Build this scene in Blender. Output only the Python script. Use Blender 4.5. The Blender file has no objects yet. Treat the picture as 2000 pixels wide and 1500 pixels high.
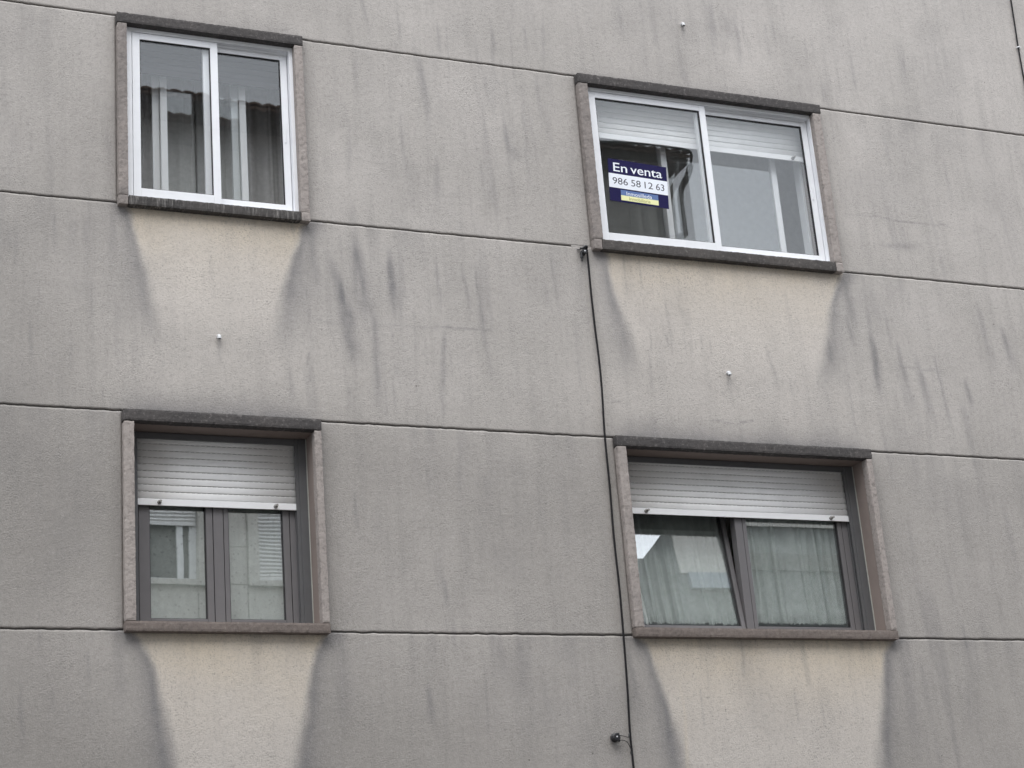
import bpy, bmesh, math, random
import numpy as np
from mathutils import Vector, Matrix, noise as mn

random.seed(4)
SC = bpy.context.scene
COL = SC.collection

# ------------------------------------------------------------------ camera
cam_d = bpy.data.cameras.new('camera')
cam_d.sensor_width = 36.0
cam_d.lens = 67.126
cam_d.clip_start = 0.05
cam_d.clip_end = 2000.0
cam = bpy.data.objects.new('camera', cam_d)
COL.objects.link(cam)
CP = Vector((-4.26326, -11.13085, -2.65049))
R_ = Vector((0.923999, -0.374416, -0.077707))
U_ = Vector((-0.059839, -0.342283, 0.937690))
W_ = Vector((0.377683, 0.861775, 0.338674))
m3 = Matrix((R_, U_, -W_)).transposed()
cam.matrix_world = Matrix.Translation(CP) @ m3.to_4x4()
SC.camera = cam

# ------------------------------------------------------------------ world: overcast sky
world = bpy.data.worlds.new('World')
SC.world = world
world.use_nodes = True
wn = world.node_tree
wn.nodes.clear()
w_out = wn.nodes.new('ShaderNodeOutputWorld')
w_bg = wn.nodes.new('ShaderNodeBackground')
w_sky = wn.nodes.new('ShaderNodeTexSky')
w_sky.sky_type = 'NISHITA'
w_sky.sun_disc = False
SUN_EL, SUN_AZ = 62.0, 205.0          # azimuth clockwise from +y
w_sky.sun_elevation = math.radians(SUN_EL)
w_sky.sun_rotation = math.radians(SUN_AZ)
w_sky.air_density = 1.0
w_sky.dust_density = 4.0
w_hs = wn.nodes.new('ShaderNodeHueSaturation')      # cloud cover takes the blue out of the sky
w_hs.inputs['Saturation'].default_value = 0.12
w_mix = wn.nodes.new('ShaderNodeMix')
w_mix.data_type = 'RGBA'
w_mix.inputs[0].default_value = 0.6
w_mix.inputs[7].default_value = (13.6, 14.4, 15.9, 1)  # even cloud layer
wn.links.new(w_sky.outputs[0], w_hs.inputs['Color'])
wn.links.new(w_hs.outputs[0], w_mix.inputs[6])
wn.links.new(w_mix.outputs[2], w_bg.inputs['Color'])
w_bg.inputs['Strength'].default_value = 0.10
wn.links.new(w_bg.outputs[0], w_out.inputs['Surface'])

sun_d = bpy.data.lights.new('sun', 'SUN')
sun_d.energy = 1.0
sun_d.angle = math.radians(50)
sun_d.color = (1.0, 0.97, 0.93)
sun = bpy.data.objects.new('sun', sun_d)
COL.objects.link(sun)
el, az = math.radians(SUN_EL), math.radians(SUN_AZ)
sdir = Vector((math.sin(az) * math.cos(el), math.cos(az) * math.cos(el), math.sin(el)))
sun.rotation_euler = sdir.to_track_quat('Z', 'Y').to_euler()
sun.location = sdir * 60

SC.view_settings.view_transform = 'Standard'
SC.view_settings.look = 'None'
SC.view_settings.gamma = 1.0
SC.view_settings.use_curve_mapping = False
SC.view_settings.exposure = 0.88
SC.render.engine = 'CYCLES'
SC.cycles.use_denoising = True
SC.cycles.denoising_input_passes = 'RGB_ALBEDO_NORMAL'
SC.cycles.denoising_prefilter = 'ACCURATE'
SC.cycles.transparent_max_bounces = 20
SC.cycles.max_bounces = 10
SC.cycles.caustics_reflective = False

# ------------------------------------------------------------------ node helpers
def new_mat(name):
    m = bpy.data.materials.new(name)
    m.use_nodes = True
    nt = m.node_tree
    return m, nt, nt.nodes['Principled BSDF'], nt.nodes['Material Output']

def N(nt, kind, **kw):
    n = nt.nodes.new(kind)
    for k, v in kw.items():
        setattr(n, k, v)
    return n

def noise(nt, co, scale, detail=3, rough=0.55, vec_scale=None):
    if vec_scale is not None:
        mp = N(nt, 'ShaderNodeMapping')
        mp.inputs['Scale'].default_value = vec_scale
        nt.links.new(co, mp.inputs['Vector'])
        co = mp.outputs[0]
    t = N(nt, 'ShaderNodeTexNoise')
    t.inputs['Scale'].default_value = scale
    t.inputs['Detail'].default_value = detail
    t.inputs['Roughness'].default_value = rough
    nt.links.new(co, t.inputs['Vector'])
    return t.outputs['Fac']

def ramp(nt, src, a, b, ca=0.0, cb=1.0):
    r = N(nt, 'ShaderNodeMapRange')
    r.inputs['From Min'].default_value = a
    r.inputs['From Max'].default_value = b
    r.inputs['To Min'].default_value = ca
    r.inputs['To Max'].default_value = cb
    nt.links.new(src, r.inputs['Value'])
    return r.outputs[0]

def mathn(nt, op, a, b=None, clamp=False):
    n = N(nt, 'ShaderNodeMath', operation=op, use_clamp=clamp)
    for i, v in enumerate((a, b)):
        if v is None:
            continue
        if isinstance(v, (int, float)):
            n.inputs[i].default_value = v
        else:
            nt.links.new(v, n.inputs[i])
    return n.outputs[0]

def mixc(nt, fac, a, b, mode='MIX'):
    n = N(nt, 'ShaderNodeMix', data_type='RGBA', blend_type=mode)
    for i, v in ((0, fac), (6, a), (7, b)):
        if isinstance(v, (int, float)):
            n.inputs[i].default_value = v
        elif isinstance(v, tuple):
            n.inputs[i].default_value = (*v, 1) if len(v) == 3 else v
        else:
            nt.links.new(v, n.inputs[i])
    return n.outputs[2]

def bump(nt, bsdf, h, strength, dist):
    b = N(nt, 'ShaderNodeBump')
    b.inputs['Strength'].default_value = strength
    b.inputs['Distance'].default_value = dist
    nt.links.new(h, b.inputs['Height'])
    nt.links.new(b.outputs[0], bsdf.inputs['Normal'])

def coord(nt):
    """World position: grain runs on from piece to piece."""
    return N(nt, 'ShaderNodeNewGeometry').outputs['Position']

def plain(name, col, rough=0.5, metal=0.0, var=0.06, scale=20.0, spec=0.5, grime=None):
    m, nt, b, o = new_mat(name)
    co = coord(nt)
    f = noise(nt, co, scale, 4)
    lo = tuple(c * (1 - var) for c in col)
    hi = tuple(min(1, c * (1 + var)) for c in col)
    c = mixc(nt, ramp(nt, f, 0.3, 0.7), lo, hi)
    if grime:
        g = noise(nt, co, 6.0, 5, 0.65)
        c = mixc(nt, ramp(nt, g, 0.5, 0.75, 0.0, grime), c, (0.12, 0.11, 0.10))
    nt.links.new(c, b.inputs['Base Color'])
    b.inputs['Roughness'].default_value = rough
    b.inputs['Metallic'].default_value = metal
    b.inputs['Specular IOR Level'].default_value = spec
    return m

# ------------------------------------------------------------------ materials
def mat_render():
    """Sprayed cement render. Colour attribute 'stain': R soot, G washed clean, B warm beige, A ground tone."""
    m, nt, b, o = new_mat('cement_render')
    co = coord(nt)
    at = N(nt, 'ShaderNodeAttribute', attribute_name='stain')
    sep = N(nt, 'ShaderNodeSeparateColor')
    nt.links.new(at.outputs['Color'], sep.inputs[0])
    soot_shade, clean, warm = sep.outputs[0], sep.outputs[1], sep.outputs[2]
    tone = at.outputs['Alpha']
    n_big = noise(nt, co, 1.3, 4, 0.6)
    n_mid = noise(nt, co, 9.0, 4, 0.6)
    n_drip = noise(nt, co, 1.0, 4, 0.6, (11.0, 11.0, 1.1))
    c = mixc(nt, tone, (0.262, 0.243, 0.224), (0.470, 0.437, 0.408))
    c = mixc(nt, ramp(nt, n_big, 0.35, 0.7, 0.0, 0.30), c, (0.285, 0.268, 0.243))
    c = mixc(nt, clean, c, (0.575, 0.530, 0.485))
    c = mixc(nt, warm, c, (0.600, 0.515, 0.400))
    dr = mathn(nt, 'MULTIPLY', ramp(nt, n_drip, 0.48, 0.72, 0.0, 0.26), mathn(nt, 'SUBTRACT', 1.0, mathn(nt, 'MULTIPLY', clean, 0.75)))
    c = mixc(nt, dr, c, (0.205, 0.194, 0.182))
    s2 = mathn(nt, 'MULTIPLY', soot_shade, ramp(nt, n_mid, 0.25, 0.7, 0.72, 1.12), True)
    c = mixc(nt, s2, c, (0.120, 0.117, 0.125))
    # grain of the sprayed finish
    g1 = noise(nt, co, 88.0, 2.5, 0.62)
    g2 = noise(nt, co, 190.0, 2, 0.6)
    n_tr = noise(nt, co, 3.2, 3, 0.6)                     # where the trowel pressed the coat flatter
    pits = ramp(nt, g1, 0.30, 0.44, 1.0, 0.0)
    c = mixc(nt, mathn(nt, 'MULTIPLY', mathn(nt, 'MULTIPLY', pits, ramp(nt, n_tr, 0.3, 0.65, 0.35, 1.1)), 0.66), c, (0.17, 0.163, 0.155))
    c = mixc(nt, ramp(nt, g2, 0.35, 0.7, 0.0, 0.16), c, (0.66, 0.64, 0.61))
    g3 = noise(nt, co, 40.0, 3, 0.7)
    c = mixc(nt, ramp(nt, g3, 0.28, 0.50, 0.28, 0.0), c, (0.17, 0.163, 0.155))
    c = mixc(nt, ramp(nt, g3, 0.55, 0.75, 0.0, 0.14), c, (0.62, 0.60, 0.57))
    vor = N(nt, 'ShaderNodeTexVoronoi')
    vor.inputs['Scale'].default_value = 7.0
    nt.links.new(co, vor.inputs['Vector'])
    hole = mathn(nt, 'MULTIPLY', ramp(nt, vor.outputs['Distance'], 0.028, 0.05, 0.7, 0.0), ramp(nt, n_mid, 0.52, 0.6))
    c = mixc(nt, hole, c, (0.07, 0.065, 0.06))
    nt.links.new(c, b.inputs['Base Color'])
    b.inputs['Roughness'].default_value = 0.93
    b.inputs['Specular IOR Level'].default_value = 0.25
    h = mathn(nt, 'ADD', mathn(nt, 'MULTIPLY', g1, 0.8), mathn(nt, 'MULTIPLY', g2, 0.3))
    bump(nt, b, mathn(nt, 'MULTIPLY', h, ramp(nt, n_tr, 0.3, 0.65, 0.4, 1.1)), 0.55, 0.009)
    return m

def mat_stone(name, col, dark, amount, lo=0.35, hi=0.65, drips=0.0, speck=0.35, smooth=False):
    """Bush-hammered artificial stone with grime."""
    m, nt, b, o = new_mat(name)
    co = coord(nt)
    g1 = noise(nt, co, 105.0, 3, 0.7)
    g2 = noise(nt, co, 7.0, 5, 0.65)
    g3 = noise(nt, co, 2.2, 3, 0.6)
    c = mixc(nt, ramp(nt, g2, 0.3, 0.7), tuple(k * 0.86 for k in col), tuple(k * 1.12 for k in col))
    c = mixc(nt, mathn(nt, 'MULTIPLY', ramp(nt, mathn(nt, 'ADD', mathn(nt, 'MULTIPLY', g2, 0.6), mathn(nt, 'MULTIPLY', g3, 0.4)), lo, hi), amount), c, dark)
    if drips:
        d = noise(nt, co, 1.0, 4, 0.7, (75.0, 30.0, 7.0))
        d2 = noise(nt, co, 3.5, 3, 0.6)
        c = mixc(nt, mathn(nt, 'MULTIPLY', ramp(nt, d, 0.50, 0.66, 0.0, drips), ramp(nt, d2, 0.36, 0.58)), c, (0.36, 0.34, 0.32))
    if not smooth:
        g4 = noise(nt, co, 34.0, 4, 0.75)
        c = mixc(nt, ramp(nt, g4, 0.30, 0.50, speck * 1.3, 0.0), c, (0.05, 0.047, 0.046))
        c = mixc(nt, ramp(nt, g4, 0.56, 0.74, 0.0, speck * 0.8), c, (0.40, 0.37, 0.35))
        c = mixc(nt, ramp(nt, g1, 0.26, 0.45, speck, 0.0), c, (0.06, 0.055, 0.055))
        c = mixc(nt, ramp(nt, g1, 0.60, 0.76, 0.0, speck * 0.7), c, (0.42, 0.39, 0.37))
        bump(nt, b, g1, 0.5, 0.004)
    else:
        bump(nt, b, g1, 0.15, 0.002)
    nt.links.new(c, b.inputs['Base Color'])
    b.inputs['Roughness'].default_value = 0.9
    b.inputs['Specular IOR Level'].default_value = 0.25
    return m

def mat_glass(name, r0, tint):
    """Clear float glass: part mirror by angle, else see-through."""
    m, nt, b, o = new_mat(name)
    nt.nodes.remove(b)
    lw = N(nt, 'ShaderNodeLayerWeight')
    lw.inputs['Blend'].default_value = 0.5
    p5 = mathn(nt, 'POWER', lw.outputs['Facing'], 5.0)
    fac = mathn(nt, 'ADD', mathn(nt, 'MULTIPLY', p5, 1 - r0), r0, True)
    tr = N(nt, 'ShaderNodeBsdfTransparent')
    tr.inputs[0].default_value = (*tint, 1)
    gl = N(nt, 'ShaderNodeBsdfGlossy')
    gl.inputs['Color'].default_value = (0.97, 0.985, 0.98, 1)
    gl.inputs['Roughness'].default_value = 0.0
    co = coord(nt)
    bp = N(nt, 'ShaderNodeBump')                      # rolled glass is never quite flat
    bp.inputs['Strength'].default_value = 0.012
    bp.inputs['Distance'].default_value = 0.01
    nt.links.new(noise(nt, co, 3.0, 1), bp.inputs['Height'])
    nt.links.new(bp.outputs[0], gl.inputs['Normal'])
    mx = N(nt, 'ShaderNodeMixShader')
    nt.links.new(fac, mx.inputs[0])
    nt.links.new(tr.outputs[0], mx.inputs[1])
    nt.links.new(gl.outputs[0], mx.inputs[2])
    nt.links.new(mx.outputs[0], o.inputs['Surface'])
    return m

def mat_cloth(name, col, sheer, weave=400.0, dots=False):
    m, nt, b, o = new_mat(name)
    co = coord(nt)
    f = noise(nt, co, 30.0, 3)
    c = mixc(nt, ramp(nt, f, 0.3, 0.7), tuple(k * 0.9 for k in col), tuple(min(1, k * 1.08) for k in col))
    if dots:
        v = N(nt, 'ShaderNodeTexVoronoi')
        v.inputs['Scale'].default_value = 28.0
        nt.links.new(co, v.inputs['Vector'])
        c = mixc(nt, ramp(nt, v.outputs['Distance'], 0.16, 0.24, 0.5, 0.0), c, tuple(k * 0.45 for k in col))
    nt.links.new(c, b.inputs['Base Color'])
    b.inputs['Roughness'].default_value = 0.9
    b.inputs['Specular IOR Level'].default_value = 0.1
    tl = N(nt, 'ShaderNodeBsdfTranslucent')
    nt.links.new(c, tl.inputs[0])
    m1 = N(nt, 'ShaderNodeMixShader')
    m1.inputs[0].default_value = 0.12
    nt.links.new(b.outputs[0], m1.inputs[1])
    nt.links.new(tl.outputs[0], m1.inputs[2])
    tr = N(nt, 'ShaderNodeBsdfTransparent')
    m2 = N(nt, 'ShaderNodeMixShader')
    m2.inputs[0].default_value = sheer
    nt.links.new(m1.outputs[0], m2.inputs[1])
    nt.links.new(tr.outputs[0], m2.inputs[2])
    nt.links.new(m2.outputs[0], o.inputs['Surface'])
    return m

M_RENDER = mat_render()
M_CORE = plain('groove_mortar', (0.10, 0.095, 0.09), 0.95)
M_JAMB = mat_stone('pink_grey_stone', (0.365, 0.325, 0.300), (0.18, 0.163, 0.153), 0.70, 0.45, 0.75)
M_JAMB_D = mat_stone('sooty_jamb_stone', (0.310, 0.274, 0.252), (0.125, 0.115, 0.11), 0.8, 0.40, 0.66)
M_LINTEL = mat_stone('black_weathered_stone', (0.092, 0.084, 0.081), (0.044, 0.042, 0.042), 0.8, 0.35, 0.65, 0.0, 0.45)
M_SILL_B = mat_stone('brown_sill_stone', (0.200, 0.166, 0.147), (0.105, 0.091, 0.084), 0.6, 0.38, 0.7)
M_SILL_K = mat_stone('algae_black_sill_stone', (0.105, 0.095, 0.088), (0.045, 0.043, 0.042), 0.85, 0.38, 0.64, 0.0, 0.40)
M_SILL_D = mat_stone('dripped_black_sill_stone', (0.095, 0.087, 0.082), (0.045, 0.043, 0.042), 0.85, 0.35, 0.6, 0.55, 0.2)
M_REVEAL = mat_stone('smooth_reveal_plaster', (0.270, 0.222, 0.198), (0.20, 0.165, 0.148), 0.6, 0.4, 0.7, smooth=True)
M_ALU = plain('white_aluminium', (0.80, 0.81, 0.83), 0.35, 0.0, 0.02, 8, grime=0.07)
M_INNER = plain('white_inner_frame', (0.74, 0.75, 0.76), 0.4, 0.0, 0.03, 8)
M_GASKET = plain('black_gasket', (0.02, 0.018, 0.02), 0.6)
M_BROWN = plain('grey_brown_frame', (0.155, 0.147, 0.150), 0.38, 0.0, 0.05, 12)
M_GUIDE = plain('dark_grey_guide', (0.105, 0.105, 0.108), 0.45, 0.0, 0.06, 12)
M_SLAT = plain('white_shutter_slat', (0.82, 0.815, 0.805), 0.45, 0.0, 0.03, 9, grime=0.09)
M_BAR = plain('white_shutter_bar', (0.88, 0.88, 0.88), 0.4, 0.0, 0.02, 9)
M_SLAT_D = plain('dark_shutter_slat', (0.035, 0.035, 0.037), 0.9, 0.0, 0.05, 9, spec=0.05)
M_PEG = plain('grey_rubber_stop', (0.30, 0.29, 0.27), 0.6)
M_GLASS = mat_glass('clear_glass', 0.055, (0.98, 0.985, 0.985))
M_GLASS_IN = mat_glass('inner_glass', 0.055, (0.975, 0.985, 0.985))
M_GLASS_C = mat_glass('coated_glass', 0.245, (0.965, 0.985, 0.975))
M_SHEER = mat_cloth('sheer_green_white_cloth', (0.92, 0.965, 0.935), 0.03)
M_DOTNET = mat_cloth('dotted_net_cloth', (0.74, 0.755, 0.735), 0.06, dots=True)
M_GREYCUR = mat_cloth('grey_curtain_cloth', (0.55, 0.535, 0.53), 0.08)
M_ROOM = plain('room_plaster', (0.72, 0.71, 0.69), 0.9)
M_CABLE = plain('black_cable_sheath', (0.012, 0.011, 0.012), 0.65, 0.0, 0.15, 30, spec=0.2)
M_IRON = plain('black_plastic', (0.015, 0.015, 0.017), 0.4)
M_SCREW = plain('bright_screw', (0.72, 0.72, 0.74), 0.35, 0.3)
M_PVC = plain('grey_white_pipe', (0.58, 0.59, 0.60), 0.45, 0.0, 0.08, 60)
M_CLIP = plain('white_clip', (0.85, 0.85, 0.86), 0.4)
M_NAVY = plain('navy_print', (0.014, 0.012, 0.062), 0.7, 0.0, 0.05, 15, spec=0.12)
M_PAPER = plain('white_print', (0.80, 0.83, 0.88), 0.4, 0.0, 0.02, 15)
M_INK = plain('grey_ink', (0.035, 0.035, 0.05), 0.5)
M_BLUE = plain('blue_print', (0.085, 0.15, 0.34), 0.4, 0.0, 0.04, 15)
M_YELLOW = plain('pale_yellow_print', (0.80, 0.80, 0.42), 0.4, 0.0, 0.03, 15)
M_OLIVE = plain('olive_ink', (0.30, 0.29, 0.08), 0.5)
M_GRANITE = mat_stone('pale_granite', (0.62, 0.60, 0.555), (0.42, 0.41, 0.38), 0.4, 0.4, 0.7, 0.0, 0.3)
M_TILE = plain('clay_roof_tile', (0.16, 0.10, 0.075), 0.85, 0.0, 0.25, 5)
M_EAVE = plain('dark_eave_board', (0.075, 0.07, 0.065), 0.8)
M_ZINC = plain('dark_gutter', (0.04, 0.04, 0.042), 0.5)
M_ASPH = mat_stone('asphalt', (0.055, 0.055, 0.057), (0.04, 0.04, 0.04), 0.5)
M_PAVE = mat_stone('concrete_paving', (0.27, 0.26, 0.25), (0.19, 0.185, 0.18), 0.5)
M_LANE = plain('white_road_paint', (0.7, 0.7, 0.68), 0.7, 0.0, 0.1, 14)

# ------------------------------------------------------------------ object helpers
WL = {}                                                     # world location of every Empty used as a root

def empty(name, loc, parent=None):
    o = bpy.data.objects.new(name, None)
    o.empty_display_size = 0.1
    COL.objects.link(o)
    loc = Vector(loc)
    if parent:
        o.parent = parent
        o.location = loc - WL[parent]
    else:
        o.location = loc
    WL[o] = loc
    return o

def tag(o, label=None, cat=None, group=None, kind=None):
    if label: o['label'] = label
    if cat: o['category'] = cat
    if group: o['group'] = group
    if kind: o['kind'] = kind
    return o

class MB:
    def __init__(s):
        s.v, s.f, s.mi = [], [], []
    def quad_strip(s, rows, close=False, mi=0):
        b = len(s.v)
        n = len(rows[0])
        for r in rows: s.v.extend(r)
        for i in range(len(rows) - 1):
            for j in range(n if close else n - 1):
                k = (j + 1) % n
                s.f.append((b + i * n + j, b + i * n + k, b + (i + 1) * n + k, b + (i + 1) * n + j)); s.mi.append(mi)
        return b
    def box(s, x0, x1, y0, y1, z0, z1, mi=0):
        b = len(s.v)
        s.v += [(x0, y0, z0), (x1, y0, z0), (x1, y1, z0), (x0, y1, z0), (x0, y0, z1), (x1, y0, z1), (x1, y1, z1), (x0, y1, z1)]
        for f in ((0, 1, 5, 4), (1, 2, 6, 5), (2, 3, 7, 6), (3, 0, 4, 7), (4, 5, 6, 7), (3, 2, 1, 0)):
            s.f.append(tuple(b + i for i in f)); s.mi.append(mi)
        return s
    def tube(s, pts, r, seg=10, mi=0, caps=True):
        pts = [Vector(p) for p in pts]
        rr = r if isinstance(r, (list, tuple)) else [r] * len(pts)
        rows = []
        up = Vector((0.3, 0.9, 0.2)).normalized()
        for i, p in enumerate(pts):
            t = (pts[min(i + 1, len(pts) - 1)] - pts[max(i - 1, 0)]).normalized()
            a = t.cross(up)
            if a.length < 1e-4: a = t.cross(Vector((1, 0, 0)))
            a.normalize(); c = t.cross(a)
            rows.append([tuple(p + (a * math.cos(2 * math.pi * k / seg) + c * math.sin(2 * math.pi * k / seg)) * rr[i]) for k in range(seg)])
        b = s.quad_strip(rows, True, mi)
        if caps:
            s.f.append(tuple(b + k for k in range(seg))[::-1]); s.mi.append(mi)
            e = b + (len(rows) - 1) * seg
            s.f.append(tuple(e + k for k in range(seg))); s.mi.append(mi)
        return s
    def xform(s, fn):
        s.v = [tuple(fn(Vector(p))) for p in s.v]
        return s
    def mesh(s, name, mats, org=Vector(), bevel=0.0, smooth=False):
        me = bpy.data.meshes.new(name)
        me.from_pydata([tuple(Vector(p) - org) for p in s.v], [], s.f)
        for m in (mats if isinstance(mats, (list, tuple)) else [mats]): me.materials.append(m)
        me.polygons.foreach_set('material_index', s.mi)
        bm = bmesh.new(); bm.from_mesh(me)
        bmesh.ops.recalc_face_normals(bm, faces=bm.faces)
        if bevel:
            bmesh.ops.bevel(bm, geom=bm.edges[:], offset=bevel, segments=2, affect='EDGES', profile=0.6, clamp_overlap=True)
        bm.to_mesh(me); bm.free()
        if smooth:
            for p in me.polygons: p.use_smooth = True
        me.update()
        return me
    def build(s, name, mats, parent=None, bevel=0.0, smooth=False):
        me = s.mesh(name, mats, WL[parent] if parent else Vector(), bevel, smooth)
        o = bpy.data.objects.new(name, me)
        COL.objects.link(o)
        if parent: o.parent = parent
        return o

def share(name, me, parent, off):
    o = bpy.data.objects.new(name, me)
    COL.objects.link(o)
    o.parent = parent
    o.location = off
    return o

def rough_block(x0, x1, y0, y1, z0, z1, name, mat, parent, step=0.014, amp=0.0016, seed=0.0, round_=0.0045):
    """Stone block whose faces and arrises are uneven in the mesh itself."""
    def lin(a, b):
        n = max(2, int(abs(b - a) / step))
        n = min(n, 160)
        return list(np.linspace(a, b, n + 1))
    X, Y, Z = lin(x0, x1), lin(y0, y1), lin(z0, z1)
    mb = MB()
    cx, cy, cz = (x0 + x1) / 2, (y0 + y1) / 2, (z0 + z1) / 2
    def P(x, y, z):
        on = [abs(x - x0) < 1e-6 or abs(x - x1) < 1e-6, abs(y - y0) < 1e-6 or abs(y - y1) < 1e-6, abs(z - z0) < 1e-6 or abs(z - z1) < 1e-6]
        q = Vector((x * 38 + seed, y * 38, z * 38))
        a = mn.noise(q); b = mn.noise(q * 2.7); c = mn.noise(q + Vector((31, 7, 3)))
        d = amp * (a + 0.7 * b)
        s = [0, 0, 0]
        cc = (cx, cy, cz); xx = (x, y, z)
        cnt = sum(on)
        for i in range(3):
            if on[i]:
                sg = 1 if xx[i] > cc[i] else -1
                s[i] += sg * (d if cnt == 1 else d * 0.8 - (round_ * (0.35 + 0.65 * abs(c)) if cnt >= 2 else 0))
        return (x + s[0], y + s[1], z + s[2])
    for y in (y0, y1): mb.quad_strip([[P(x, y, z) for x in X] for z in Z])
    for x in (x0, x1): mb.quad_strip([[P(x, y, z) for y in Y] for z in Z])
    for z in (z0, z1): mb.quad_strip([[P(x, y, z) for x in X] for y in Y])
    return mb.build(name, mat, parent)

# ------------------------------------------------------------------ facade measures (metres; z = 0 at the lower sill joint)
J4, J3, J2, J1 = 0.0, 1.3812, 2.8, 4.1812
GZ = -4.27                                                     # street level
WX0, WX1, WZ1 = -8.0, 11.0, 9.8
OPEN = {                                                       # outer edges of the four stone surrounds
    'LL': (-2.026, -0.758, -0.020, 1.378), 'LR': (1.332, 3.372, -0.020, 1.380),
    'UL': (-2.044, -0.766, 2.770, 4.179), 'UR': (1.314, 3.370, 2.772, 4.180)}

# ------------------------------------------------------------------ stain map of the render
def vnoise(x, z, seed):
    """Smooth value noise on arrays."""
    xi, zi = np.floor(x).astype(np.int64), np.floor(z).astype(np.int64)
    fx, fz = x - xi, z - zi
    fx = fx * fx * (3 - 2 * fx); fz = fz * fz * (3 - 2 * fz)
    def h(a, b):
        n = (a * 374761393 + b * 668265263 + seed * 974634777) & 0xffffffff
        n = ((n ^ (n >> 13)) * 1274126177) & 0xffffffff
        return ((n ^ (n >> 16)) & 0xffff) / 65535.0
    return (h(xi, zi) * (1 - fx) + h(xi + 1, zi) * fx) * (1 - fz) + (h(xi, zi + 1) * (1 - fx) + h(xi + 1, zi + 1) * fx) * fz

def fbm(x, z, seed, o=4):
    s, a, t = 0.0, 0.5, 0.0
    for i in range(o):
        s = s + a * vnoise(x * 2 ** i, z * 2 ** i, seed + i * 17); t += a; a *= 0.55
    return s / t

def sst(x, a, b):
    t = np.clip((x - a) / (b - a), 0, 1)
    return t * t * (3 - 2 * t)

# washed tongues under the sills: left edge, right edge (x, z from top to bottom), fade start, fade end
TONGUES = [
    ([(-1.965, 2.77), (-1.953, 2.737), (-1.893, 2.508), (-1.825, 2.229), (-1.788, 1.812), (-1.70, 1.40)],
     [(-0.80, 2.77), (-0.819, 2.745), (-0.885, 2.531), (-0.95, 2.304), (-1.021, 1.867), (-1.10, 1.40)], 2.25, 1.55, 2.77, 0.95),
    ([(1.425, 2.77), (1.442, 2.747), (1.473, 2.473), (1.52, 2.204), (1.55, 1.898), (1.60, 1.45)],
     [(3.365, 2.77), (3.345, 2.755), (3.250, 2.55), (3.20, 2.35), (3.13, 2.084), (3.00, 1.60)], 2.2, 1.5, 2.77, 0.95),
    ([(-1.985, -0.02), (-1.935, -0.055), (-1.885, -0.15), (-1.863, -0.215), (-1.820, -0.46), (-1.775, -0.79), (-1.74, -1.2)],
     [(-0.765, -0.02), (-0.795, -0.05), (-0.838, -0.12), (-0.866, -0.211), (-0.902, -0.46), (-0.952, -0.83), (-0.98, -1.2)], -1.2, -2.2, -0.02, 0.86),
    ([(1.375, -0.02), (1.415, -0.05), (1.460, -0.14), (1.487, -0.235), (1.525, -0.47), (1.575, -0.81), (1.61, -1.2)],
     [(3.36, -0.02), (3.33, -0.05), (3.275, -0.11), (3.248, -0.22), (3.195, -0.54), (3.150, -0.90), (3.12, -1.2)], -1.2, -2.2, -0.02, 0.86)]
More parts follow.
